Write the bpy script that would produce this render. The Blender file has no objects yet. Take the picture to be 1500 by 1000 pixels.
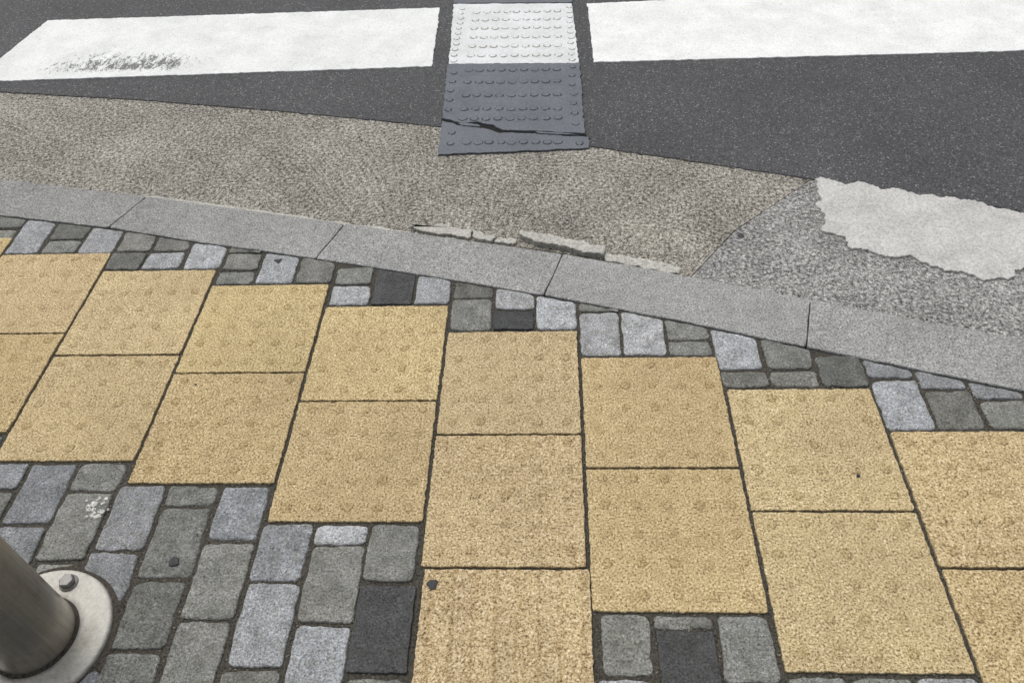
import bpy, bmesh, math, random
from mathutils import Vector, Matrix, noise
random.seed(7)
C=bpy.context
# ------------------------------------------------------------------ helpers
def new_mat(name):
    m=bpy.data.materials.new(name); m.use_nodes=True
    nt=m.node_tree; b=nt.nodes["Principled BSDF"]
    return m,nt,b
class G:
    def __init__(s,nt): s.nt=nt
    def n(s,t,**k):
        x=s.nt.nodes.new(t)
        for a,v in k.items(): setattr(x,a,v)
        return x
    def l(s,a,b): s.nt.links.new(a,b)
    def put(s,sock,v):
        if isinstance(v,bpy.types.NodeSocket): s.l(v,sock)
        else: sock.default_value=v
    def coord(s,which="Object"): return s.n("ShaderNodeTexCoord").outputs[which]
    def noise(s,vec,scale,detail=2,rough=.5,dist=0):
        x=s.n("ShaderNodeTexNoise"); s.l(vec,x.inputs["Vector"])
        x.inputs["Scale"].default_value=scale; x.inputs["Detail"].default_value=detail
        x.inputs["Roughness"].default_value=rough; x.inputs["Distortion"].default_value=dist
        return x.outputs["Fac"]
    def ramp(s,fac,stops,interp='LINEAR'):
        x=s.n("ShaderNodeValToRGB"); s.l(fac,x.inputs[0]); cr=x.color_ramp; cr.interpolation=interp
        while len(cr.elements)>1: cr.elements.remove(cr.elements[-1])
        cr.elements[0].position=stops[0][0]; c=stops[0][1]; cr.elements[0].color=(c if len(c)==4 else (*c,1))
        for p,c in stops[1:]:
            e=cr.elements.new(p); e.color=(*c,1)
        return x.outputs[0]
    def math(s,op,a,b=0.0,clamp=False):
        x=s.n("ShaderNodeMath",operation=op,use_clamp=clamp); s.put(x.inputs[0],a); s.put(x.inputs[1],b); return x.outputs[0]
    def mix(s,fac,a,b,mode='MIX'):
        x=s.n("ShaderNodeMix",data_type='RGBA',blend_type=mode); s.put(x.inputs[0],fac)
        s.put(x.inputs[6],a if not isinstance(a,tuple) else (*a,1)); s.put(x.inputs[7],b if not isinstance(b,tuple) else (*b,1)); return x.outputs[2]
    def mr(s,v,a,b,c,d):
        x=s.n("ShaderNodeMapRange"); s.put(x.inputs[0],v)
        for i,k in enumerate((a,b,c,d)): x.inputs[i+1].default_value=k
        return x.outputs[0]
    def bump(s,h,strength,dist,b,prev=None):
        x=s.n("ShaderNodeBump"); x.inputs["Strength"].default_value=strength; x.inputs["Distance"].default_value=dist
        s.l(h,x.inputs["Height"]); 
        if prev is not None: s.l(prev,x.inputs["Normal"])
        if b is not None: s.l(x.outputs[0],b.inputs["Normal"])
        return x.outputs[0]
    def sep(s,v):
        x=s.n("ShaderNodeSeparateXYZ"); s.l(v,x.inputs[0]); return x.outputs
def spec(b,r,sp=.25): b.inputs["Roughness"].default_value=r; b.inputs["Specular IOR Level"].default_value=sp

# ------------------------------------------------------------------ materials
def mat_yellow(name,kind):
    m,nt,b=new_mat(name); g=G(nt); o=g.coord(); uv=g.coord("UV")
    n1=g.noise(o,250,2,.85); n2=g.noise(o,4,3); n3=g.noise(o,38,3,.65)
    col=g.ramp(n1,[(.30,(.075,.051,.024)),(.40,(.245,.177,.092)),(.47,(.43,.34,.182)),(.56,(.53,.425,.248)),(.64,(.655,.56,.375)),(.72,(.84,.78,.61))])
    col=g.mix(1.0,col,g.ramp(n2,[(.3,(.88,.86,.84)),(.7,(1.07,1.06,1.04))]),'MULTIPLY')
    col=g.mix(1.0,col,g.ramp(n3,[(.3,(.86,.84,.80)),(.6,(1.04,1.04,1.03))]),'MULTIPLY')
    X,Y,_=g.sep(uv)
    if kind=='dot':
        fx=g.math('SUBTRACT',g.math('FRACT',g.math('DIVIDE',X,.0594)),.5); fy=g.math('SUBTRACT',g.math('FRACT',g.math('DIVIDE',Y,.0594)),.5)
        d=g.math('MULTIPLY',g.math('SQRT',g.math('ADD',g.math('MULTIPLY',fx,fx),g.math('MULTIPLY',fy,fy))),59.4)
        d=g.math('ADD',d,g.mr(n3,.3,.7,-2.5,2.5))
        cell=g.n("ShaderNodeTexWhiteNoise",noise_dimensions='3D'); cc=g.n("ShaderNodeCombineXYZ")
        g.l(g.math('FLOOR',g.math('DIVIDE',X,.0594)),cc.inputs[0]); g.l(g.math('FLOOR',g.math('DIVIDE',Y,.0594)),cc.inputs[1])
        at=g.n("ShaderNodeAttribute"); at.attribute_name="Col"; g.l(at.outputs["Fac"],cc.inputs[2]); g.l(cc.outputs[0],cell.inputs[0])
        wear=g.mr(cell.outputs[0],0,1,.25,.9)
        ring=g.mr(g.math('ABSOLUTE',g.math('SUBTRACT',d,8.5)),0,3.5,1,0)
        fill=g.mr(d,7,11,1,0)
        am=g.math('MULTIPLY',wear,g.math('ADD',g.math('MULTIPLY',ring,.5),g.math('MULTIPLY',fill,.4)),True)
        col=g.mix(am,col,g.mix(1.0,col,(.62,.57,.44),'MULTIPLY'))
        h=g.mr(d,6,11,1,0)
        nb=g.bump(h,.75,.0022,None)
    else:
        f=g.math('ABSOLUTE',g.math('SUBTRACT',g.math('FRACT',g.math('DIVIDE',X,.0743)),.5))
        f=g.math('ADD',f,g.mr(n3,.3,.7,-.06,.06))
        bar=g.mr(f,.2,.3,1,0)
        edge=g.mr(g.math('ABSOLUTE',g.math('SUBTRACT',f,.26)),0,.08,.4,0)
        col=g.mix(edge,col,g.mix(1.0,col,(.66,.55,.38),'MULTIPLY'))
        col=g.mix(g.math('MULTIPLY',bar,.25),col,g.mix(1.0,col,(1.14,1.14,1.08),'MULTIPLY'))
        nb=g.bump(bar,.6,.0025,None)
    at=g.n("ShaderNodeAttribute"); at.attribute_name="Col"
    col=g.mix(1.0,col,at.outputs["Color"],'MULTIPLY')
    g.l(col,b.inputs["Base Color"]); spec(b,.85,.2)
    g.bump(n1,.5,.0022,b,nb); return m
def mat_paver():
    m,nt,b=new_mat("paver_concrete"); g=G(nt); o=g.coord()
    at=g.n("ShaderNodeAttribute"); at.attribute_name="Col"
    n1=g.noise(o,240,2,.9); n2=g.noise(o,24,3,.6); n3=g.noise(o,60,3,.7)
    k=g.ramp(n1,[(.28,(.18,.18,.17)),(.42,(.68,.68,.67)),(.52,(1.0,1.0,1.0)),(.62,(1.35,1.35,1.35)),(.72,(2.2,2.2,2.2))])
    col=g.mix(1.0,at.outputs["Color"],k,'MULTIPLY')
    col=g.mix(1.0,col,g.ramp(n2,[(.3,(.68,.69,.67)),(.65,(1.13,1.13,1.13))]),'MULTIPLY')
    moss=g.mr(n3,.48,.64,0,.6)
    col=g.mix(moss,col,g.mix(1.0,col,(.66,.67,.57),'MULTIPLY'))
    g.l(col,b.inputs["Base Color"]); spec(b,.8,.25)
    nb=g.bump(n2,.45,.009,None)
    g.bump(n1,.7,.0028,b,nb); return m
def mat_kerb():
    m,nt,b=new_mat("kerb_concrete"); g=G(nt); o=g.coord()
    n1=g.noise(o,230,2,.9); n2=g.noise(o,6,3,.6); n3=g.noise(o,45,3,.7)
    col=g.ramp(n1,[(.28,(.035,.035,.034)),(.38,(.15,.15,.147)),(.47,(.275,.275,.27)),(.58,(.345,.345,.34)),(.70,(.58,.58,.57))])
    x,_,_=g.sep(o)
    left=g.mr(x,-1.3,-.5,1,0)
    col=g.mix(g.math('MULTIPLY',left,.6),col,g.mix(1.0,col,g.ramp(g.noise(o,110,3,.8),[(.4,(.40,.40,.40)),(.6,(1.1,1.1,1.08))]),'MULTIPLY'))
    col=g.mix(1.0,col,g.ramp(n2,[(.3,(.83,.83,.82)),(.7,(1.1,1.1,1.09))]),'MULTIPLY')
    col=g.mix(1.0,col,g.ramp(n3,[(.3,(.78,.77,.75)),(.6,(1.05,1.05,1.04))]),'MULTIPLY')
    at=g.n("ShaderNodeAttribute"); at.attribute_name="Col"; col=g.mix(1.0,col,at.outputs["Color"],'MULTIPLY')
    g.l(col,b.inputs["Base Color"]); spec(b,.8,.25)
    g.bump(n1,.6,.0025,b,g.bump(n3,.3,.003,None)); return m
def mat_gutter(name,grey):
    m,nt,b=new_mat(name); g=G(nt); o=g.coord()
    n1=g.noise(o,215,2,.95); n2=g.noise(o,4.0,5,.7); n4=g.noise(o,105,3,.8)
    f=g.math('ADD',g.math('MULTIPLY',n1,.5),g.math('MULTIPLY',n4,.58))
    f=g.math('ADD',f,g.mr(n2,.3,.7,-.035,.0))
    if grey: st=[(.42,(.045,.045,.044)),(.465,(.115,.113,.109)),(.515,(.21,.207,.198)),(.57,(.305,.30,.287)),(.65,(.54,.54,.52))]
    else: st=[(.42,(.038,.034,.029)),(.465,(.10,.092,.077)),(.515,(.21,.196,.165)),(.57,(.32,.303,.262)),(.65,(.54,.52,.475))]
    col=g.ramp(f,st)
    col=g.mix(1.0,col,g.ramp(n2,[(.3,(.84,.835,.825)),(.7,(1.12,1.115,1.11))]),'MULTIPLY')
    g.l(col,b.inputs["Base Color"]); spec(b,.85,.25)
    g.bump(f,.8,.003,b); return m
def mat_asphalt():
    m,nt,b=new_mat("asphalt"); g=G(nt); o=g.coord()
    n1=g.noise(o,200,2,.95); n2=g.noise(o,2.2,4,.6)
    sc=g.n("ShaderNodeSeparateColor"); vt=g.n("ShaderNodeTexVoronoi"); g.l(o,vt.inputs["Vector"]); vt.inputs["Scale"].default_value=150; g.l(vt.outputs["Color"],sc.inputs[0])
    col=g.ramp(n1,[(.28,(.012,.012,.013)),(.42,(.042,.042,.044)),(.52,(.068,.068,.070)),(.62,(.105,.105,.107)),(.73,(.25,.25,.25))])
    stone=g.math('MULTIPLY',g.math('GREATER_THAN',sc.outputs[0],.90),g.math('LESS_THAN',vt.outputs["Distance"],.40))
    col=g.mix(g.math('MULTIPLY',stone,.75),col,(.27,.262,.25))
    col=g.mix(1.0,col,g.ramp(n2,[(.3,(.85,.85,.85)),(.7,(1.12,1.12,1.12))]),'MULTIPLY')
    g.l(col,b.inputs["Base Color"]); spec(b,.75,.3)
    g.bump(n1,.8,.004,b); return m
def mat_paint(name,base,marks=False):
    m,nt,b=new_mat(name); g=G(nt); o=g.coord()
    n1=g.noise(o,210,2,.9); n2=g.noise(o,7,4,.65); n3=g.noise(o,55,4,.75)
    col=g.mix(1.0,(base[0],base[1],base[2]),g.ramp(n1,[(.28,(.55,.55,.55)),(.42,(.93,.93,.93)),(.7,(1.1,1.1,1.1))]),'MULTIPLY')
    col=g.mix(1.0,col,g.ramp(n2,[(.32,(.88,.88,.87)),(.62,(1.04,1.04,1.04))]),'MULTIPLY')
    col=g.mix(g.mr(n3,.58,.72,0,.5),col,g.mix(1.0,col,(.62,.62,.60),'MULTIPLY'))
    if marks:
        x,y,_=g.sep(o)
        mx=g.math('MULTIPLY',g.mr(x,-1.76,-1.42,0,1),g.mr(x,-1.12,-.86,1,0))
        my=g.math('MULTIPLY',g.mr(y,1.285,1.345,0,1),g.mr(y,1.39,1.58,1,0))
        mp=g.n("ShaderNodeMapping"); g.l(o,mp.inputs[0]); mp.inputs["Scale"].default_value=(1.5,.65,1); mp.inputs["Rotation"].default_value=(0,0,.5)
        nn=g.noise(mp.outputs[0],42,6,.85,.6)
        msk=g.math('MULTIPLY',mx,my)
        t=g.math('ADD',nn,g.math('MULTIPLY',g.math('SUBTRACT',msk,1),.27))
        col=g.mix(g.mr(t,.455,.50,0,.88),col,(.07,.072,.066))
    g.l(col,b.inputs["Base Color"]); spec(b,.65,.3)
    g.bump(n1,.5,.002,b); return m
def mat_flat(name,c,rough=.8,amp=.3,scale=200,metal=0,low=8):
    m,nt,b=new_mat(name); g=G(nt); o=g.coord()
    n1=g.noise(o,scale,3,.85); n2=g.noise(o,low,4,.65)
    lo=max(0,1-amp*1.6); hi=1+amp*1.2
    col=g.mix(1.0,c,g.ramp(n1,[(.32,(lo,)*3),(.5,(1,)*3),(.68,(hi,)*3)]),'MULTIPLY')
    col=g.mix(1.0,col,g.ramp(n2,[(.3,(.85,)*3),(.7,(1.12,)*3)]),'MULTIPLY')
    g.l(col,b.inputs["Base Color"]); spec(b,rough,.3); b.inputs["Metallic"].default_value=metal
    g.bump(n1,.5,.0015,b); return m
M_dot=mat_yellow("yellow_blister_tile",'dot'); M_bar=mat_yellow("yellow_bar_tile",'bar')
M_pav=mat_paver(); M_kerb=mat_kerb(); M_gl=mat_gutter("gutter_aggregate_brown",False); M_gr=mat_gutter("gutter_aggregate_grey",True)
M_asp=mat_asphalt(); M_white=mat_paint("road_paint_white",(.745,.75,.735)); M_whiteL=mat_paint("road_paint_white_worn",(.69,.70,.685),marks=True)
M_strW=mat_paint("rubber_white",(.64,.65,.65)); M_strG=mat_flat("rubber_grey",(.118,.128,.144),.7,.2,150)
M_ringG=mat_flat("rubber_grey_worn",(.045,.049,.055),.8,.3); M_ringW=mat_flat("rubber_white_worn",(.30,.285,.25),.8,.3)
M_mortar=mat_flat("mortar_light",(.46,.452,.43),.85,.24,180,low=14); M_mortar2=mat_flat("mortar_old",(.40,.39,.35),.85,.35,180,low=20)
M_sand=mat_flat("joint_sand",(.055,.050,.040),.95,.7,240,low=25)
M_sub=mat_flat("ground_dark",(.05,.05,.048),.95,.5,90)
M_grit=mat_flat("grit",(.15,.135,.105),.9,.5,90); M_gum=mat_flat("old_gum",(.05,.05,.052),.8,.25,150); M_hole=mat_flat("crack_dark",(.014,.013,.012),.95,.3,150)

# ------------------------------------------------------------------ geometry helpers
class Sheet:
    def __init__(s):
        s.bm=bmesh.new(); s.col=s.bm.loops.layers.float_color.new("Col"); s.uv=s.bm.loops.layers.uv.new("UVMap")
    def obj(s,name,mats):
        me=bpy.data.meshes.new(name); s.bm.normal_update()
        big=[f for f in s.bm.faces if len(f.verts)>4]
        if big: bmesh.ops.triangulate(s.bm,faces=big,ngon_method='EAR_CLIP')
        s.bm.to_mesh(me); s.bm.free()
        o=bpy.data.objects.new(name,me); C.collection.objects.link(o)
        for m in mats: me.materials.append(m)
        return o
def orient(P):
    a=sum(P[i][0]*P[(i+1)%len(P)][1]-P[(i+1)%len(P)][0]*P[i][1] for i in range(len(P)))
    return P if a>0 else P[::-1]
def roundc(P,r):
    if r<=0: return P
    out=[]; n=len(P)
    for i in range(n):
        a,b,c=Vector(P[i-1]),Vector(P[i]),Vector(P[(i+1)%n])
        u=(a-b); v=(c-b)
        if u.length<1e-6 or v.length<1e-6: continue
        if u.normalized().dot(v.normalized())<-.9: out.append(P[i]); continue
        k=min(r*random.uniform(.7,1.4),u.length*.4,v.length*.4)
        A=b+u.normalized()*k; B=b+v.normalized()*k
        for t in (0,.33,.67,1): out.append(tuple(A*(1-t)**2+b*2*t*(1-t)+B*t*t))
    return out
def dens(P,step):
    out=[]; n=len(P)
    for i in range(n):
        a,b=Vector(P[i]),Vector(P[(i+1)%n]); L=(b-a).length; k=max(1,int(L/step))
        for j in range(k): out.append(tuple(a.lerp(b,j/k)))
    return out
def jit(P,amp,freq,seed,amp2=0):
    n=len(P); out=[]
    for i in range(n):
        a,b,c=Vector(P[i-1]),Vector(P[i]),Vector(P[(i+1)%n]); t=(c-a)
        if t.length<1e-9: out.append(P[i]); continue
        nn=Vector((t.y,-t.x)).normalized()
        d=noise.noise(Vector((b.x*freq,b.y*freq,seed)))*amp
        if amp2: d+=noise.noise(Vector((b.x*freq*5,b.y*freq*5,seed+9)))*amp2
        out.append(tuple(b+nn*d))
    return out
def inset(P,d):
    n=len(P); out=[]
    for i in range(n):
        a,b,c=Vector(P[i-1]),Vector(P[i]),Vector(P[(i+1)%n]); t=(c-a)
        if t.length<1e-9: out.append(P[i]); continue
        nn=Vector((-t.y,t.x)).normalized(); out.append(tuple(b+nn*d))
    return out
def slab(S,P,z0,z1,bev=.003,r=0,step=.012,amp=0,freq=40,amp2=0,col=(1,1,1),org=None,mi=0,tilt=(0,0),bevh=None,fan=False):
    P=orient(P); P=roundc(P,r); P=dens(P,step); seed=random.uniform(0,50)
    if amp: P=jit(P,amp,freq,seed,amp2)
    cx=sum(p[0] for p in P)/len(P); cy=sum(p[1] for p in P)/len(P)
    zt=lambda p:z1+(p[0]-cx)*tilt[0]+(p[1]-cy)*tilt[1]
    bevh=bev*.7 if bevh is None else bevh
    Pi=inset(P,bev); Pm=inset(P,bev*.3); bm=S.bm
    r0=[bm.verts.new((*p,z0)) for p in P]
    r1=[bm.verts.new((*p,zt(p)-bevh)) for p in P]
    rm=[bm.verts.new((*p,zt(p)-bevh*.3)) for p in Pm]
    r2=[bm.verts.new((*p,zt(p))) for p in Pi]
    fs=[]; n=len(P)
    for i in range(n):
        j=(i+1)%n
        for A,B in ((r0,r1),(r1,rm),(rm,r2)):
            fs.append(bm.faces.new((A[i],A[j],B[j],B[i])))
    if fan:
        c=bm.verts.new((cx,cy,z1))
        for i in range(n): fs.append(bm.faces.new((r2[i],r2[(i+1)%n],c)))
    else: fs.append(bm.faces.new(r2))
    ox,oy=org or (0,0)
    for f in fs:
        f.material_index=mi
        for lo in f.loops:
            lo[S.col]=(*col,1); lo[S.uv].uv=(lo.vert.co.x-ox,lo.vert.co.y-oy)
def interp(L,x):
    if x<=L[0][0]: return L[0][1]
    for a,b in zip(L,L[1:]):
        if x<=b[0]: return a[1]+(b[1]-a[1])*(x-a[0])/(b[0]-a[0])
    return L[-1][1]
# ------------------------------------------------------------------ survey (metres)
KOUT=[(-8,1.9),(-2.6,.89),(-1.41,.656),(-.937,.559),(-.338,.417),(-.128,.367),(.283,.269),(.563,.183),(.866,.088),(1.275,-.043),(1.9,-.26),(2.6,-.52),(8,-2.6)]
KIN=[(-8,1.73),(-2.6,.72),(-1.321,.478),(-.959,.410),(-.671,.338),(-.354,.267),(-.039,.190),(.231,.118),(.544,.026),(.816,-.063),(1.216,-.188),(1.9,-.42),(2.6,-.68),(8,-2.76)]
AE=[(-8,2.6),(-2.6,1.36),(-1.671,1.206),(-1.154,1.129),(-.661,1.036),(-.11,.916),(.355,.785),(.628,.703),(.955,.600),(1.159,.535),(1.476,.429),(2.6,.03),(8,-2.0)]
# --- ground and road
S=Sheet(); slab(S,[(-150,-150),(150,-150),(150,150),(-150,150)],-.2,-.06,step=400); S.obj("ground",[M_sub])
S=Sheet()
edge=[]
for a,b in zip(AE,AE[1:]):
    L=math.dist(a,b); k=max(1,int(L/.007)) if abs(a[0])<3 and abs(b[0])<3 else 4
    for j in range(k):
        x=a[0]+(b[0]-a[0])*j/k; y=a[1]+(b[1]-a[1])*j/k
        am=.005 if x<1.16 else .018
        y+=noise.noise(Vector((x*30,1,0)))*am+noise.noise(Vector((x*130,4,0)))*.004
        edge.append((x,y))
edge.append(AE[-1])
slab(S,edge+[(60,-2),(60,60),(-60,60),(-60,2.6)],-.055,-.0165,bev=.003,step=200); S.obj("road",[M_asp])
# --- gutter slabs
def sub(L,x0,x1): return [(x0,interp(L,x0))]+[p for p in L if x0+.025<p[0]<x1-.025]+[(x1,interp(L,x1))]
S=Sheet()
kl=[(x,y+.001) for x,y in sub(KOUT,-8,.573)]; al=[(x,y+.05) for x,y in sub(AE,-8,1.002)]
slab(S,kl+[(.7205,.3755),(.9735,.600)]+al[::-1],-.058,-.020,bev=.001,step=.02,amp=.0008); S.obj("gutter",[M_gl])
S=Sheet()
kl=[(x,y+.001) for x,y in sub(KOUT,.5745,8)]; al=[(x,y+.05) for x,y in sub(AE,1.0035,8)]
slab(S,kl+al[::-1]+[(.975,.600),(.722,.3745)],-.058,-.0203,bev=.001,step=.02,amp=.0008); S.obj("gutter",[M_gr])
# --- kerb stones
J=[((-6.9,1.70),(-6.96,1.545)),((-2.10,.80),(-2.16,.64)),((-1.50,.675),(-1.56,.525)),((-.904,.552),(-.963,.410)),((-.309,.410),(-.360,.268)),((.274,.271),(.226,.119)),((.848,.094),(.804,-.059)),((1.43,-.095),(1.39,-.245)),((2.0,-.30),(1.95,-.44)),((7,-2.2),(6.9,-2.35))]
S=Sheet()
for a,b in zip(J,J[1:]):
    x0,x1,u0,u1=a[0][0]+.0012,b[0][0]-.0012,a[1][0]+.0012,b[1][0]-.0012
    P=sub(KOUT,x0,x1)+sub(KIN,u0,u1)[::-1]
    k=random.uniform(.94,1.07); slab(S,P,-.058,random.uniform(-.001,.001),bev=.003,r=.007,step=.012,amp=.002,freq=25,amp2=.0008,col=(k,k,k),bevh=.0025)
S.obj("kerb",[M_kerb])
# --- bedding under paving
S=Sheet(); slab(S,[(x,y-.002) for x,y in KIN]+[(8,-9),(-8,-9)],-.058,-.0048,bev=.001,step=50); S.obj("sidewalk",[M_sand])
# --- yellow blister tiles
TT={-4:.300,-3:.228,-2:.167,-1:.087,0:-.003,1:-.086,2:-.179,3:-.292,4:-.40,5:-.51,6:-.62,7:-.74,-5:.372,-6:.44,-7:.50,-8:.56,-9:.62}
TB={-4:-.284,-3:-.357,-2:-.411,-1:-.496,0:-.587,1:-.668,2:-.766,3:-.880}
P_=.303
S=Sheet(); Sd=Sheet(); tilecols={}
def tint(): 
    k=random.uniform(.94,1.05); return (k,k*random.uniform(.98,1.01),k*random.uniform(.94,1.04))
for k,top in TT.items():
    bot=TB.get(k,top-.585); mid=(top+bot)/2; tilecols[k]=(top,bot)
    x0=k*P_+.0042+.0015; x1=(k+1)*P_-.0035+.0015
    for ya,yb in ((mid+.0025,top),(bot,mid-.0025)):
        slab(S,[(x0,ya),(x1,ya),(x1,yb),(x0,yb)],-.05,random.uniform(-.0005,.001),bev=.002,r=.004,step=.006 if abs(k)<5 else .02,amp=.0014,freq=60,amp2=.002,col=tint(),org=(x0,ya),tilt=(random.uniform(-.002,.002),random.uniform(-.002,.002)),fan=True)
S.obj("tactile_paving",[M_dot])
y=-.5925
while y>-2.5:
    slab(Sd,[(.013,y-.287),(.306,y-.287),(.306,y),(.013,y)],-.05,.0012,bev=.002,r=.004,step=.006,amp=.0014,freq=60,amp2=.002,col=tint(),org=(.013,y-.287),fan=True); y-=.2925
Sd.obj("directional_tactile_paving",[M_bar])
# --- grey pavers
L_=(.345,.350,.366); B_=(.235,.240,.253); O_=(.197,.197,.183); K_=(.075,.075,.077); G_=(.147,.148,.137)
KL=9.0
UP=[(-1.306,-1.213,.418,KL,O_),(-1.309,-1.217,.345,.409,O_),(-1.208,-1.121,.308,KL,L_),(-1.109,-1.012,.363,KL,G_),(-1.107,-1.014,.306,.357,O_),(-1.006,-.912,.302,KL,L_),
(-.903,-.812,.309,KL,O_),(-.906,-.815,.235,.302,G_),(-.802,-.710,.308,KL,O_),(-.808,-.711,.239,.300,L_),(-.699,-.604,.235,KL,L_),(-.595,-.503,.296,KL,O_),(-.595,-.503,.228,.289,O_),(-.595,-.503,.175,.221,O_),
(-.495,-.402,.176,KL,L_),(-.393,-.303,.174,KL,O_),(-.292,-.201,.236,KL,O_),(-.292,-.201,.167,.229,O_),(-.292,-.197,.094,.159,L_),(-.190,-.092,.094,KL,K_),(-.085,-.002,.094,KL,L_),
(.008,.103,.113,KL,G_),(.008,.102,.005,.107,O_),(.111,.203,.072,KL,L_),(.108,.202,.005,.064,K_),(.209,.300,.005,KL,L_),(.308,.398,.062,KL,O_),(.308,.399,-.077,.055,L_),(.405,.498,-.077,KL,L_),
(.505,.596,-.031,KL,O_),(.505,.597,-.080,-.036,O_),(.604,.698,-.121,KL,L_),(.606,.703,-.172,-.128,O_),(.711,.809,-.172,-.128,O_),(.709,.806,-.121,KL,O_),(.815,.909,-.172,-.085,G_),(.815,.905,-.078,KL,O_),
(.914,1.006,-.149,KL,B_),(.915,1.008,-.286,-.156,L_),(1.014,1.106,-.180,KL,B_),(1.014,1.107,-.286,-.187,G_),(1.113,1.208,-.207,KL,B_),(1.116,1.208,-.286,-.214,O_)]
LO=[(-.909,-.824,-.425,-.363,B_),(-.816,-.722,-.502,-.364,B_),(-.715,-.617,-.428,-.364,O_),(-.916,-.825,-.505,-.432,O_),(-.714,-.622,-.578,-.435,O_),(-.816,-.724,-.590,-.510,B_),(-.612,-.519,-.557,-.418,B_),
(-.511,-.412,-.462,-.418,O_),(-.510,-.412,-.612,-.468,O_),(-.613,-.519,-.694,-.563,B_),(-.404,-.310,-.535,-.418,B_),(-.508,-.414,-.741,-.618,G_),(-.404,-.311,-.686,-.541,O_),(-.301,-.209,-.616,-.502,B_),(-.200,-.101,-.542,-.502,L_),
(-.095,-.005,-.615,-.502,O_),(-.200,-.101,-.691,-.548,O_),(-.301,-.206,-.767,-.622,L_),(-.404,-.312,-.812,-.692,O_),(-.510,-.414,-.812,-.747,O_),(-.097,.001,-.776,-.625,K_),(-.196,-.102,-.842,-.697,L_),(-.303,-.206,-.857,-.774,O_),
(.320,.402,-.776,-.674,O_),(.412,.508,-.696,-.674,O_),(.412,.509,-.812,-.702,K_),(.516,.602,-.785,-.674,O_)]
S=Sheet()
rects=[]
def clipk(x0,x1,y0,y1):
    if y1<5: return [(x0,y0),(x1,y0),(x1,y1),(x0,y1)]
    a=interp(KIN,x0)-.005; b=interp(KIN,x1)-.005
    if a-y0<.012 and b-y0<.012: return None
    if b-y0<.004:
        xm=x0+(x1-x0)*(a-y0)/(a-b+1e-9); return [(x0,y0),(xm,y0),(x0,a)]
    return [(x0,y0),(x1,y0),(x1,b),(x0,a)]
def paver(x0,x1,y0,y1,c):
    P=clipk(x0,x1,y0,y1)
    if not P: return
    if y1<5: P=[(px+random.uniform(-.0018,.0018),py+random.uniform(-.0018,.0018)) for px,py in P]
    k=random.uniform(.86,1.14); w=random.uniform(-.015,.015)
    dark=c is K_
    slab(S,P,-.05,random.uniform(-.0015,.001),bev=.002 if dark else .005,r=.004 if dark else .010,step=.007,amp=.0012 if dark else .003,freq=45,amp2=.0016,
         col=(c[0]*k*(1+w),c[1]*k,c[2]*k*(1-w)),tilt=(random.uniform(-.012,.012),random.uniform(-.012,.012)),bevh=.002 if dark else .003,fan=True)
    rects.append((x0,x1,y0,min(y1,interp(KIN,(x0+x1)/2))))
for t in UP+LO: paver(*t)
lowest={}
for x0,x1,y0,y1,c in LO:
    j=math.floor((x0+x1)/2/.1012); lowest[j]=min(lowest.get(j,9),y0)
pal=[O_,O_,O_,B_,L_,G_,B_,L_,O_]
for j in range(-27,24):
    k=j//3
    if k==0 or k not in tilecols: continue
    x0=j*.101+.0045+(.0025 if j>0 else 0); x1=(j+1)*.101-.0035
    y=lowest.get(j,tilecols[k][1]-.001)-.0075
    while y>-2.0:
        h=random.choice((.145,.145,.068,.11)); paver(x0,x1,y-h,y,random.choice(pal)); y-=h+.0075
    if j<-13 or j>11:
        y=tilecols[k][0]+.008; kk=interp(KIN,x0)
        while kk-y>.02:
            h=random.choice((.14,.065)); 
            if kk-y-h<.05: paver(x0,x1,y,KL,random.choice(pal)); break
            paver(x0,x1,y,y+h,random.choice(pal)); y+=h+.0075
S.obj("grey_block_paving",[M_pav])
# --- white bars
def bar(P,m,z=-.0125):
    S=Sheet(); slab(S,P,-.018,z,bev=.002,step=.010,amp=.0035,freq=30,amp2=.004); return S.obj("crosswalk_stripe",[m])
bar([(-1.748,1.765),(-.177,1.769),(-.162,1.298),(-1.72,1.277),(-1.81,1.277)],M_whiteL)
bar([(.392,1.765),(.861,1.779),(2.9,1.82),(2.9,1.312),(1.829,1.295),(.397,1.296)],M_white)
for yy in (2.22,3.14,4.06):
    bar([(-1.8,yy),(-.17,yy),(-.17,yy+.46),(-1.8,yy+.46)],M_white)
    bar([(.39,yy),(2.9,yy),(2.9,yy+.46),(.39,yy+.46)],M_white)
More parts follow.
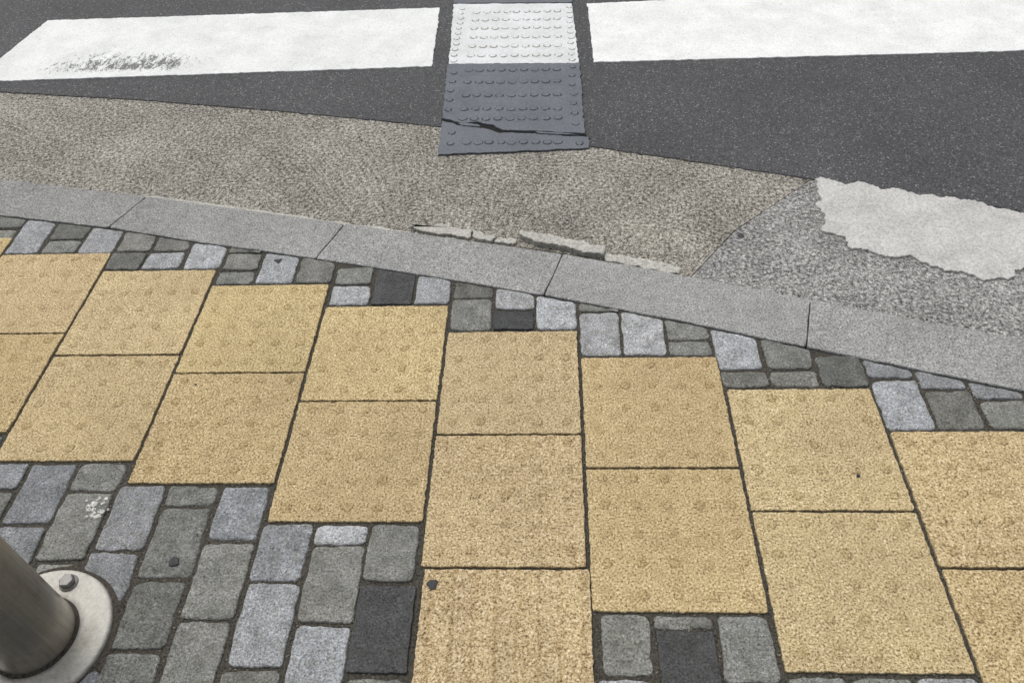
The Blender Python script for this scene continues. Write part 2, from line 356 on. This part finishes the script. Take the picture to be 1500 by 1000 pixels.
# --- crossing guide mats with raised dots
def mat_piece(P,m,mr,rows,xs,edges,z=-.0105,hh=1.5):
    S=Sheet(); slab(S,P,-.0175,z,bev=.0015,step=.008,amp=.004,freq=40,amp2=.003)
    bm=S.bm
    def dome(x,y,rx,ry):
        n=14; q=random.random()
        rings=[(1.0,.0002,1),(.72,.0012*hh,1),(.60,.0014*hh,0),(.3,.0012*hh,0)]
        if q<.3: rings=[(1.0,.0002,0),(.86,.0011*hh,1),(.50,.0014*hh,0),(.3,.0012*hh,0)]
        prev=None
        for s,h,mi in rings:
            cur=[bm.verts.new((x+math.cos(a*2*math.pi/n)*rx*s,y+math.sin(a*2*math.pi/n)*ry*s,z+h)) for a in range(n)]
            if prev:
                for i in range(n):
                    f=bm.faces.new((prev[i],prev[(i+1)%n],cur[(i+1)%n],cur[i])); f.material_index=mi if random.random()<.8 else 0
            prev=cur
        f=bm.faces.new(prev); f.material_index=0
    for yy in rows:
        off=random.uniform(-.003,.003)
        for i in range(xs[2]):
            dome(xs[0]+(xs[1]-xs[0])*i/(xs[2]-1)+random.uniform(-.002,.002),yy+off+random.uniform(-.002,.002)-(i*.0012),.0150,.0135)
    for ex,ys in edges:
        for yy in ys: dome(ex+random.uniform(-.003,.003),yy,.0125,.0135)
    return S.obj("tactile_crossing_mat",[m,mr])
def fr(a,b,s):
    o=[]; 
    while a<b: o.append(a); a+=s
    return o
mat_piece([(-.126,1.795),(.334,1.769),(.346,1.291),(-.104,1.310)],M_strW,M_ringW,[1.365,1.435,1.505,1.575,1.645,1.715],(-.03,.275,9),[(-.09,fr(1.33,1.78,.042)),(.322,fr(1.315,1.76,.042))],z=-.0115)
mat_piece([(-.108,1.304),(.348,1.286),(.350,.843),(.27,.853),(.18,.866),(.10,.874),(.065,.905),(.02,.925),(-.03,.918),(-.06,.934),(-.094,.952)],M_strG,M_ringG,[1.255,1.17,1.085,1.00,.945],(-.03,.27,9),[(-.082,fr(1.0,1.28,.06)),(.322,fr(.90,1.27,.06))],z=-.0095)
mat_piece([(-.126,2.21),(.334,2.21),(.336,1.775),(-.127,1.801)],M_strG,M_ringG,[2.14,2.05,1.96,1.87],(-.03,.275,9),[])
mat_piece([(-.126,2.67),(.334,2.67),(.334,2.216),(-.126,2.216)],M_strW,M_ringW,[2.3,2.4,2.5,2.6],(-.03,.275,9),[])
mat_piece([(-.096,.942),(-.055,.922),(-.02,.906),(.045,.889),(.085,.865),(.18,.857),(.27,.842),(.362,.828),(.360,.770),(-.09,.752)],M_strG,M_ringG,[.812],(-.01,.27,9),[(-.06,[.87,.81]),(.33,[.795])],z=-.0135)
S=Sheet()
for P in ([(-.045,.923),(.0,.916),(.02,.910),(.03,.897),(-.005,.903),(-.03,.908)],[(.20,.861),(.30,.848),(.33,.838),(.26,.845),(.21,.852)]):
    slab(S,P,-.016,-.0105,bev=.001,step=.006,amp=.002,freq=60)
S.obj("broken_mat_fragments",[M_strG])
S=Sheet(); slab(S,[(-.100,.958),(-.05,.938),(.02,.931),(.07,.911),(.11,.883),(.2,.871),(.352,.851),(.368,.818),(.25,.828),(.1,.850),(.03,.880),(-.05,.907),(-.098,.928)],-.03,-.0152,bev=.001,step=.006,amp=.003,freq=60); S.obj("pavement_crack",[M_hole])  # near-black sheet; its colour stands in for the depth of the open crack
# --- mortar patch and kerb-side mortar
MP=[(.983,.602),(1.061,.580),(1.158,.534),(1.30,.497),(1.476,.432),(1.60,.39),(1.62,.24),(1.50,.21),(1.386,.208),(1.324,.172),(1.263,.178),(1.190,.200),(1.125,.252),(1.06,.27),(1.004,.294),(.985,.33),(.937,.364),(.955,.42),(.946,.480),(.99,.53)]
S=Sheet(); slab(S,MP,-.03,-.0145,bev=.002,r=.02,step=.005,amp=.022,freq=24,amp2=.009); S.obj("mortar_patch",[M_mortar])
S=Sheet()
for P,z in (([(-.136,.413),(-.043,.409),(.030,.388),(.032,.354),(-.05,.374),(-.115,.391)],-.011),([(.036,.386),(.097,.360),(.089,.340),(.038,.352)],-.010),
            ([(.160,.375),(.21,.362),(.26,.349),(.380,.300),(.376,.268),(.318,.284),(.24,.316),(.167,.348)],-.003),
            ([(.383,.287),(.47,.264),(.563,.233),(.560,.205),(.48,.226),(.382,.258)],-.0145),
            ([(.103,.358),(.152,.352),(.150,.327),(.098,.339)],-.012)):
    slab(S,P,-.03,z,bev=.003,r=.006,step=.005,amp=.008,freq=45,amp2=.004)
f=[(x,interp(KOUT,x)+.028-.010*abs(noise.noise(Vector((x*9,0,0))))*2) for x in [-.95+i*.02 for i in range(42)]]
g_=[(x,interp(KOUT,x)+.004) for x,_ in f]
slab(S,f+g_[::-1],-.03,-.0165,bev=.002,step=.01,amp=.003,freq=40,amp2=.002)
S.obj("kerb_mortar",[M_mortar2])
S=Sheet()
f=[(x,interp(KOUT,x)+.007+.006*noise.noise(Vector((x*40,3,0)))+(.016 if .15<x<.40 else 0)) for x in [-1.5+i*.012 for i in range(200)]]  # dirt line, widened to paint in the dark gap beside the raised mortar
slab(S,f+[(x,interp(KOUT,x)+.0005) for x,_ in f][::-1],-.03,-.0175,bev=.0005,step=.1)
S.obj("kerb_dirt_and_gap",[M_sand])
# --- gum, pebbles
S=Sheet()
def blob(x,y,r,z,h=.0008,e=1.0):
    n=14; P=[(x+math.cos(a*6.283/n)*r*random.uniform(.75,1.2)*e,y+math.sin(a*6.283/n)*r*random.uniform(.75,1.2)) for a in range(n)]
    slab(S,P,z-.002,z+h,bev=r*.35,step=.006,amp=.002,freq=90)
blob(.735,.355,.010,-.020); blob(-.449,-.580,.010,.001); blob(.030,-.622,.011,.002); blob(.824,-.396,.0038,.001,.003); blob(-.541,-.156,.003,.0005)
slab(S,[(-.466,.261),(-.446,.266),(-.452,.248)],-.002,.0018,bev=.001,step=.01)
S.obj("chewing_gum_spots",[M_gum])
S=Sheet()
for _ in range(26):
    a=random.uniform(0,6.28); d=random.uniform(0,1)**.7*.026; blob(-.645+math.cos(a)*d*1.1,-.467+math.sin(a)*d,random.uniform(.0012,.0055),.0008,.0004)
S.obj("bird_dropping",[mat_flat("dropping",(.46,.455,.42),.8,.4)])
bm=bmesh.new()
def pebble(x,y,z,r):
    m=Matrix.Translation((x,y,z))@Matrix.Rotation(random.uniform(0,6),4,'Z')@Matrix.Diagonal((r*random.uniform(.7,1.4),r*random.uniform(.7,1.2),r*random.uniform(.5,.9),1))
    v=bmesh.ops.create_icosphere(bm,subdivisions=1,radius=1,matrix=m)['verts']
    for q in v: q.co+=Vector([random.uniform(-.2,.2)*r for _ in range(3)])
near=[r for r in rects if abs(r[0])<1.4 and r[2]>-.95]
for (x0,x1,y0,y1) in near:
    for _ in range(12):
        if random.random()<.5: x=x0-.003+random.uniform(-.003,.003); y=random.uniform(y0,y1)
        else: x=random.uniform(x0,x1); y=y0-.003+random.uniform(-.003,.003)
        pebble(x,y,-.004,random.uniform(.0009,.0022))
for k,(t,b) in tilecols.items():
    if -5<k<5:
        for _ in range(60):
            if random.random()<.6: x=k*P_+.001+random.uniform(-.003,.003); y=random.uniform(b,t)
            else: x=k*P_+random.uniform(0,.3); y=random.choice((b-.003,(t+b)/2,t+.003))+random.uniform(-.002,.002)
            pebble(x,y,-.0035,random.uniform(.0009,.002))
for _ in range(50):
    pebble(random.uniform(-1.3,1.4),random.uniform(-.8,.2),.001,random.uniform(.0006,.0014))
for _ in range(240):
    x=random.uniform(-1.5,1.4); pebble(x,interp(KOUT,x)+random.uniform(.002,.03),-.018,random.uniform(.001,.003))
for _ in range(160):
    x=random.uniform(-1.7,1.6); pebble(x,interp(AE,x)+random.uniform(-.015,.01),-.017,random.uniform(.001,.003))
me=bpy.data.meshes.new("grit"); bm.to_mesh(me); bm.free(); me.materials.append(M_grit)
C.collection.objects.link(bpy.data.objects.new("grit",me))
# ------------------------------------------------------------------ bollard
BX,BY=-.640,-.724
par=bpy.data.objects.new("bollard",None); C.collection.objects.link(par); par.location=(BX,BY,0)
def steel(name,c,rough,brushed,metal):
    m,nt,b=new_mat(name); g=G(nt); o=g.coord()
    mp=g.n("ShaderNodeMapping"); g.l(o,mp.inputs[0]); mp.inputs["Scale"].default_value=(1,1,.03) if brushed else (1,1,1)
    n=g.noise(mp.outputs[0],160,4,.7); n2=g.noise(o,18,5,.7); n3=g.noise(o,140,4,.8)
    col=g.mix(1.0,c,g.ramp(n,[(.3,(.82,)*3),(.7,(1.12,)*3)]),'MULTIPLY')
    col=g.mix(g.mr(n2,.5,.7,0,.55),col,g.mix(1.0,col,(.72,.66,.56),'MULTIPLY'))
    col=g.mix(g.mr(n3,.6,.7,0,.5),col,(.10,.085,.06))
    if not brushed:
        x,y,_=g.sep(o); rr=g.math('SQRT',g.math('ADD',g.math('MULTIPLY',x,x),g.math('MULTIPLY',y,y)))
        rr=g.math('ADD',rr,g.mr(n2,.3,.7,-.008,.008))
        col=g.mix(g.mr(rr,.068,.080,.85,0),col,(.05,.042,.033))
        col=g.mix(g.mr(rr,.119,.128,0,.5),col,(.10,.09,.07))
    g.l(col,b.inputs["Base Color"]); b.inputs["Metallic"].default_value=metal
    g.l(g.mr(n2,.3,.7,rough-.08,rough+.12),b.inputs["Roughness"]); g.bump(n,.12,.001,b); return m
M_post=steel("brushed_steel",(.34,.315,.28),.34,True,.85); M_plate=steel("galvanised_plate",(.43,.415,.37),.6,False,.1); M_bolt=steel("bolt_steel",(.20,.195,.185),.5,True,.5)
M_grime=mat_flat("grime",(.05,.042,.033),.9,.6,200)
def lathe(name,prof,m,n=96,loc=(0,0,0)):
    bm=bmesh.new(); prev=None
    for r,z in prof:
        if r<1e-6: cur=[bm.verts.new((0,0,z))]
        else: cur=[bm.verts.new((math.cos(i*2*math.pi/n)*r,math.sin(i*2*math.pi/n)*r,z)) for i in range(n)]
        if prev:
            for i in range(n):
                j=(i+1)%n
                if len(cur)==1 and len(prev)>1: bm.faces.new((prev[i],prev[j],cur[0]))
                elif len(prev)==1: bm.faces.new((prev[0],cur[j],cur[i]))
                else: bm.faces.new((prev[i],prev[j],cur[j],cur[i]))
        prev=cur
    bmesh.ops.recalc_face_normals(bm,faces=bm.faces[:])
    for f in bm.faces: f.smooth=True
    me=bpy.data.meshes.new(name); bm.to_mesh(me); bm.free(); me.materials.append(m)
    o=bpy.data.objects.new(name,me); C.collection.objects.link(o); o.parent=par; o.location=loc; return o
lathe("base_plate",[(0.0,.0085),(.117,.0085),(.1205,.008),(.1228,.006),(.1232,.003),(.1235,-.006)],M_plate)
lathe("post",[(.0665,.008),(.0665,.02),(.0665,.3),(.0665,.78),(.064,.80),(.055,.818),(.04,.83),(.02,.836),(0,.838)],M_post)
lathe("weld_bead",[(.0715,.0086),(.0705,.0100),(.0690,.0115),(.0672,.0125),(.0666,.0135)],M_grime)
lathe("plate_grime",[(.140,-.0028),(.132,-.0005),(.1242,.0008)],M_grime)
for ang in (80,200,262):
    a=math.radians(ang); x,y=math.cos(a)*.098,math.sin(a)*.098
    lathe("washer",[(0,.0110),(.0158,.0110),(.0165,.0100),(.0165,.008)],M_bolt,n=32,loc=(x,y,0))
    bm=bmesh.new(); rr=.0132; ro=random.uniform(0,1)
    rings=[(rr,.0109),(rr,.0205),(rr*.88,.0222)]
    prev=None
    for r,z in rings:
        cur=[bm.verts.new((math.cos(i*math.pi/3+ro)*r,math.sin(i*math.pi/3+ro)*r,z)) for i in range(6)]
        if prev:
            for i in range(6): bm.faces.new((prev[i],prev[(i+1)%6],cur[(i+1)%6],cur[i]))
        prev=cur
    bm.faces.new(prev)
    me=bpy.data.meshes.new("bolt_head"); bm.to_mesh(me); bm.free(); me.materials.append(M_bolt)
    o=bpy.data.objects.new("bolt_head",me); C.collection.objects.link(o); o.parent=par; o.location=(x,y,0)
# ------------------------------------------------------------------ light
w=bpy.data.worlds.new("World"); C.scene.world=w; w.use_nodes=True; nt=w.node_tree
sky=nt.nodes.new("ShaderNodeTexSky"); sky.sky_type='NISHITA'; sky.sun_disc=False
EL,AZ=math.radians(62),math.radians(-35)
sky.sun_elevation=EL; sky.sun_rotation=AZ; sky.dust_density=4; sky.air_density=1; sky.ozone_density=.6
hs=nt.nodes.new("ShaderNodeHueSaturation"); hs.inputs["Saturation"].default_value=.25
nt.links.new(sky.outputs[0],hs.inputs["Color"]); nt.links.new(hs.outputs[0],nt.nodes["Background"].inputs[0]); nt.nodes["Background"].inputs[1].default_value=.15
sd=bpy.data.lights.new("sun",'SUN'); sd.energy=1.4; sd.angle=math.radians(25); sd.color=(1,.985,.96)
so=bpy.data.objects.new("sun",sd); C.collection.objects.link(so)
d=Vector((math.sin(AZ)*math.cos(EL),math.cos(AZ)*math.cos(EL),math.sin(EL)))
so.rotation_euler=d.to_track_quat('Z','Y').to_euler()
# ------------------------------------------------------------------ camera
cd=bpy.data.cameras.new("camera"); co=bpy.data.objects.new("camera",cd); C.collection.objects.link(co)
pi,ya,ro=.8089,-.0734,-.0627
fw=Vector((math.sin(ya)*math.cos(pi),math.cos(ya)*math.cos(pi),-math.sin(pi)))
r0=Vector((math.cos(ya),-math.sin(ya),0)); u0=r0.cross(fw)
r=r0*math.cos(ro)+u0*math.sin(ro); u=-r0*math.sin(ro)+u0*math.cos(ro)
Mx=Matrix((r,u,-fw)).transposed().to_4x4(); Mx.translation=Vector((.2437,-1.2592,1.2877)); co.matrix_world=Mx
cd.sensor_width=36; cd.lens=1150/1500*36; cd.clip_start=.02; cd.clip_end=500
C.scene.camera=co
C.scene.view_settings.view_transform='Standard'; C.scene.view_settings.look='None'; C.scene.view_settings.exposure=0
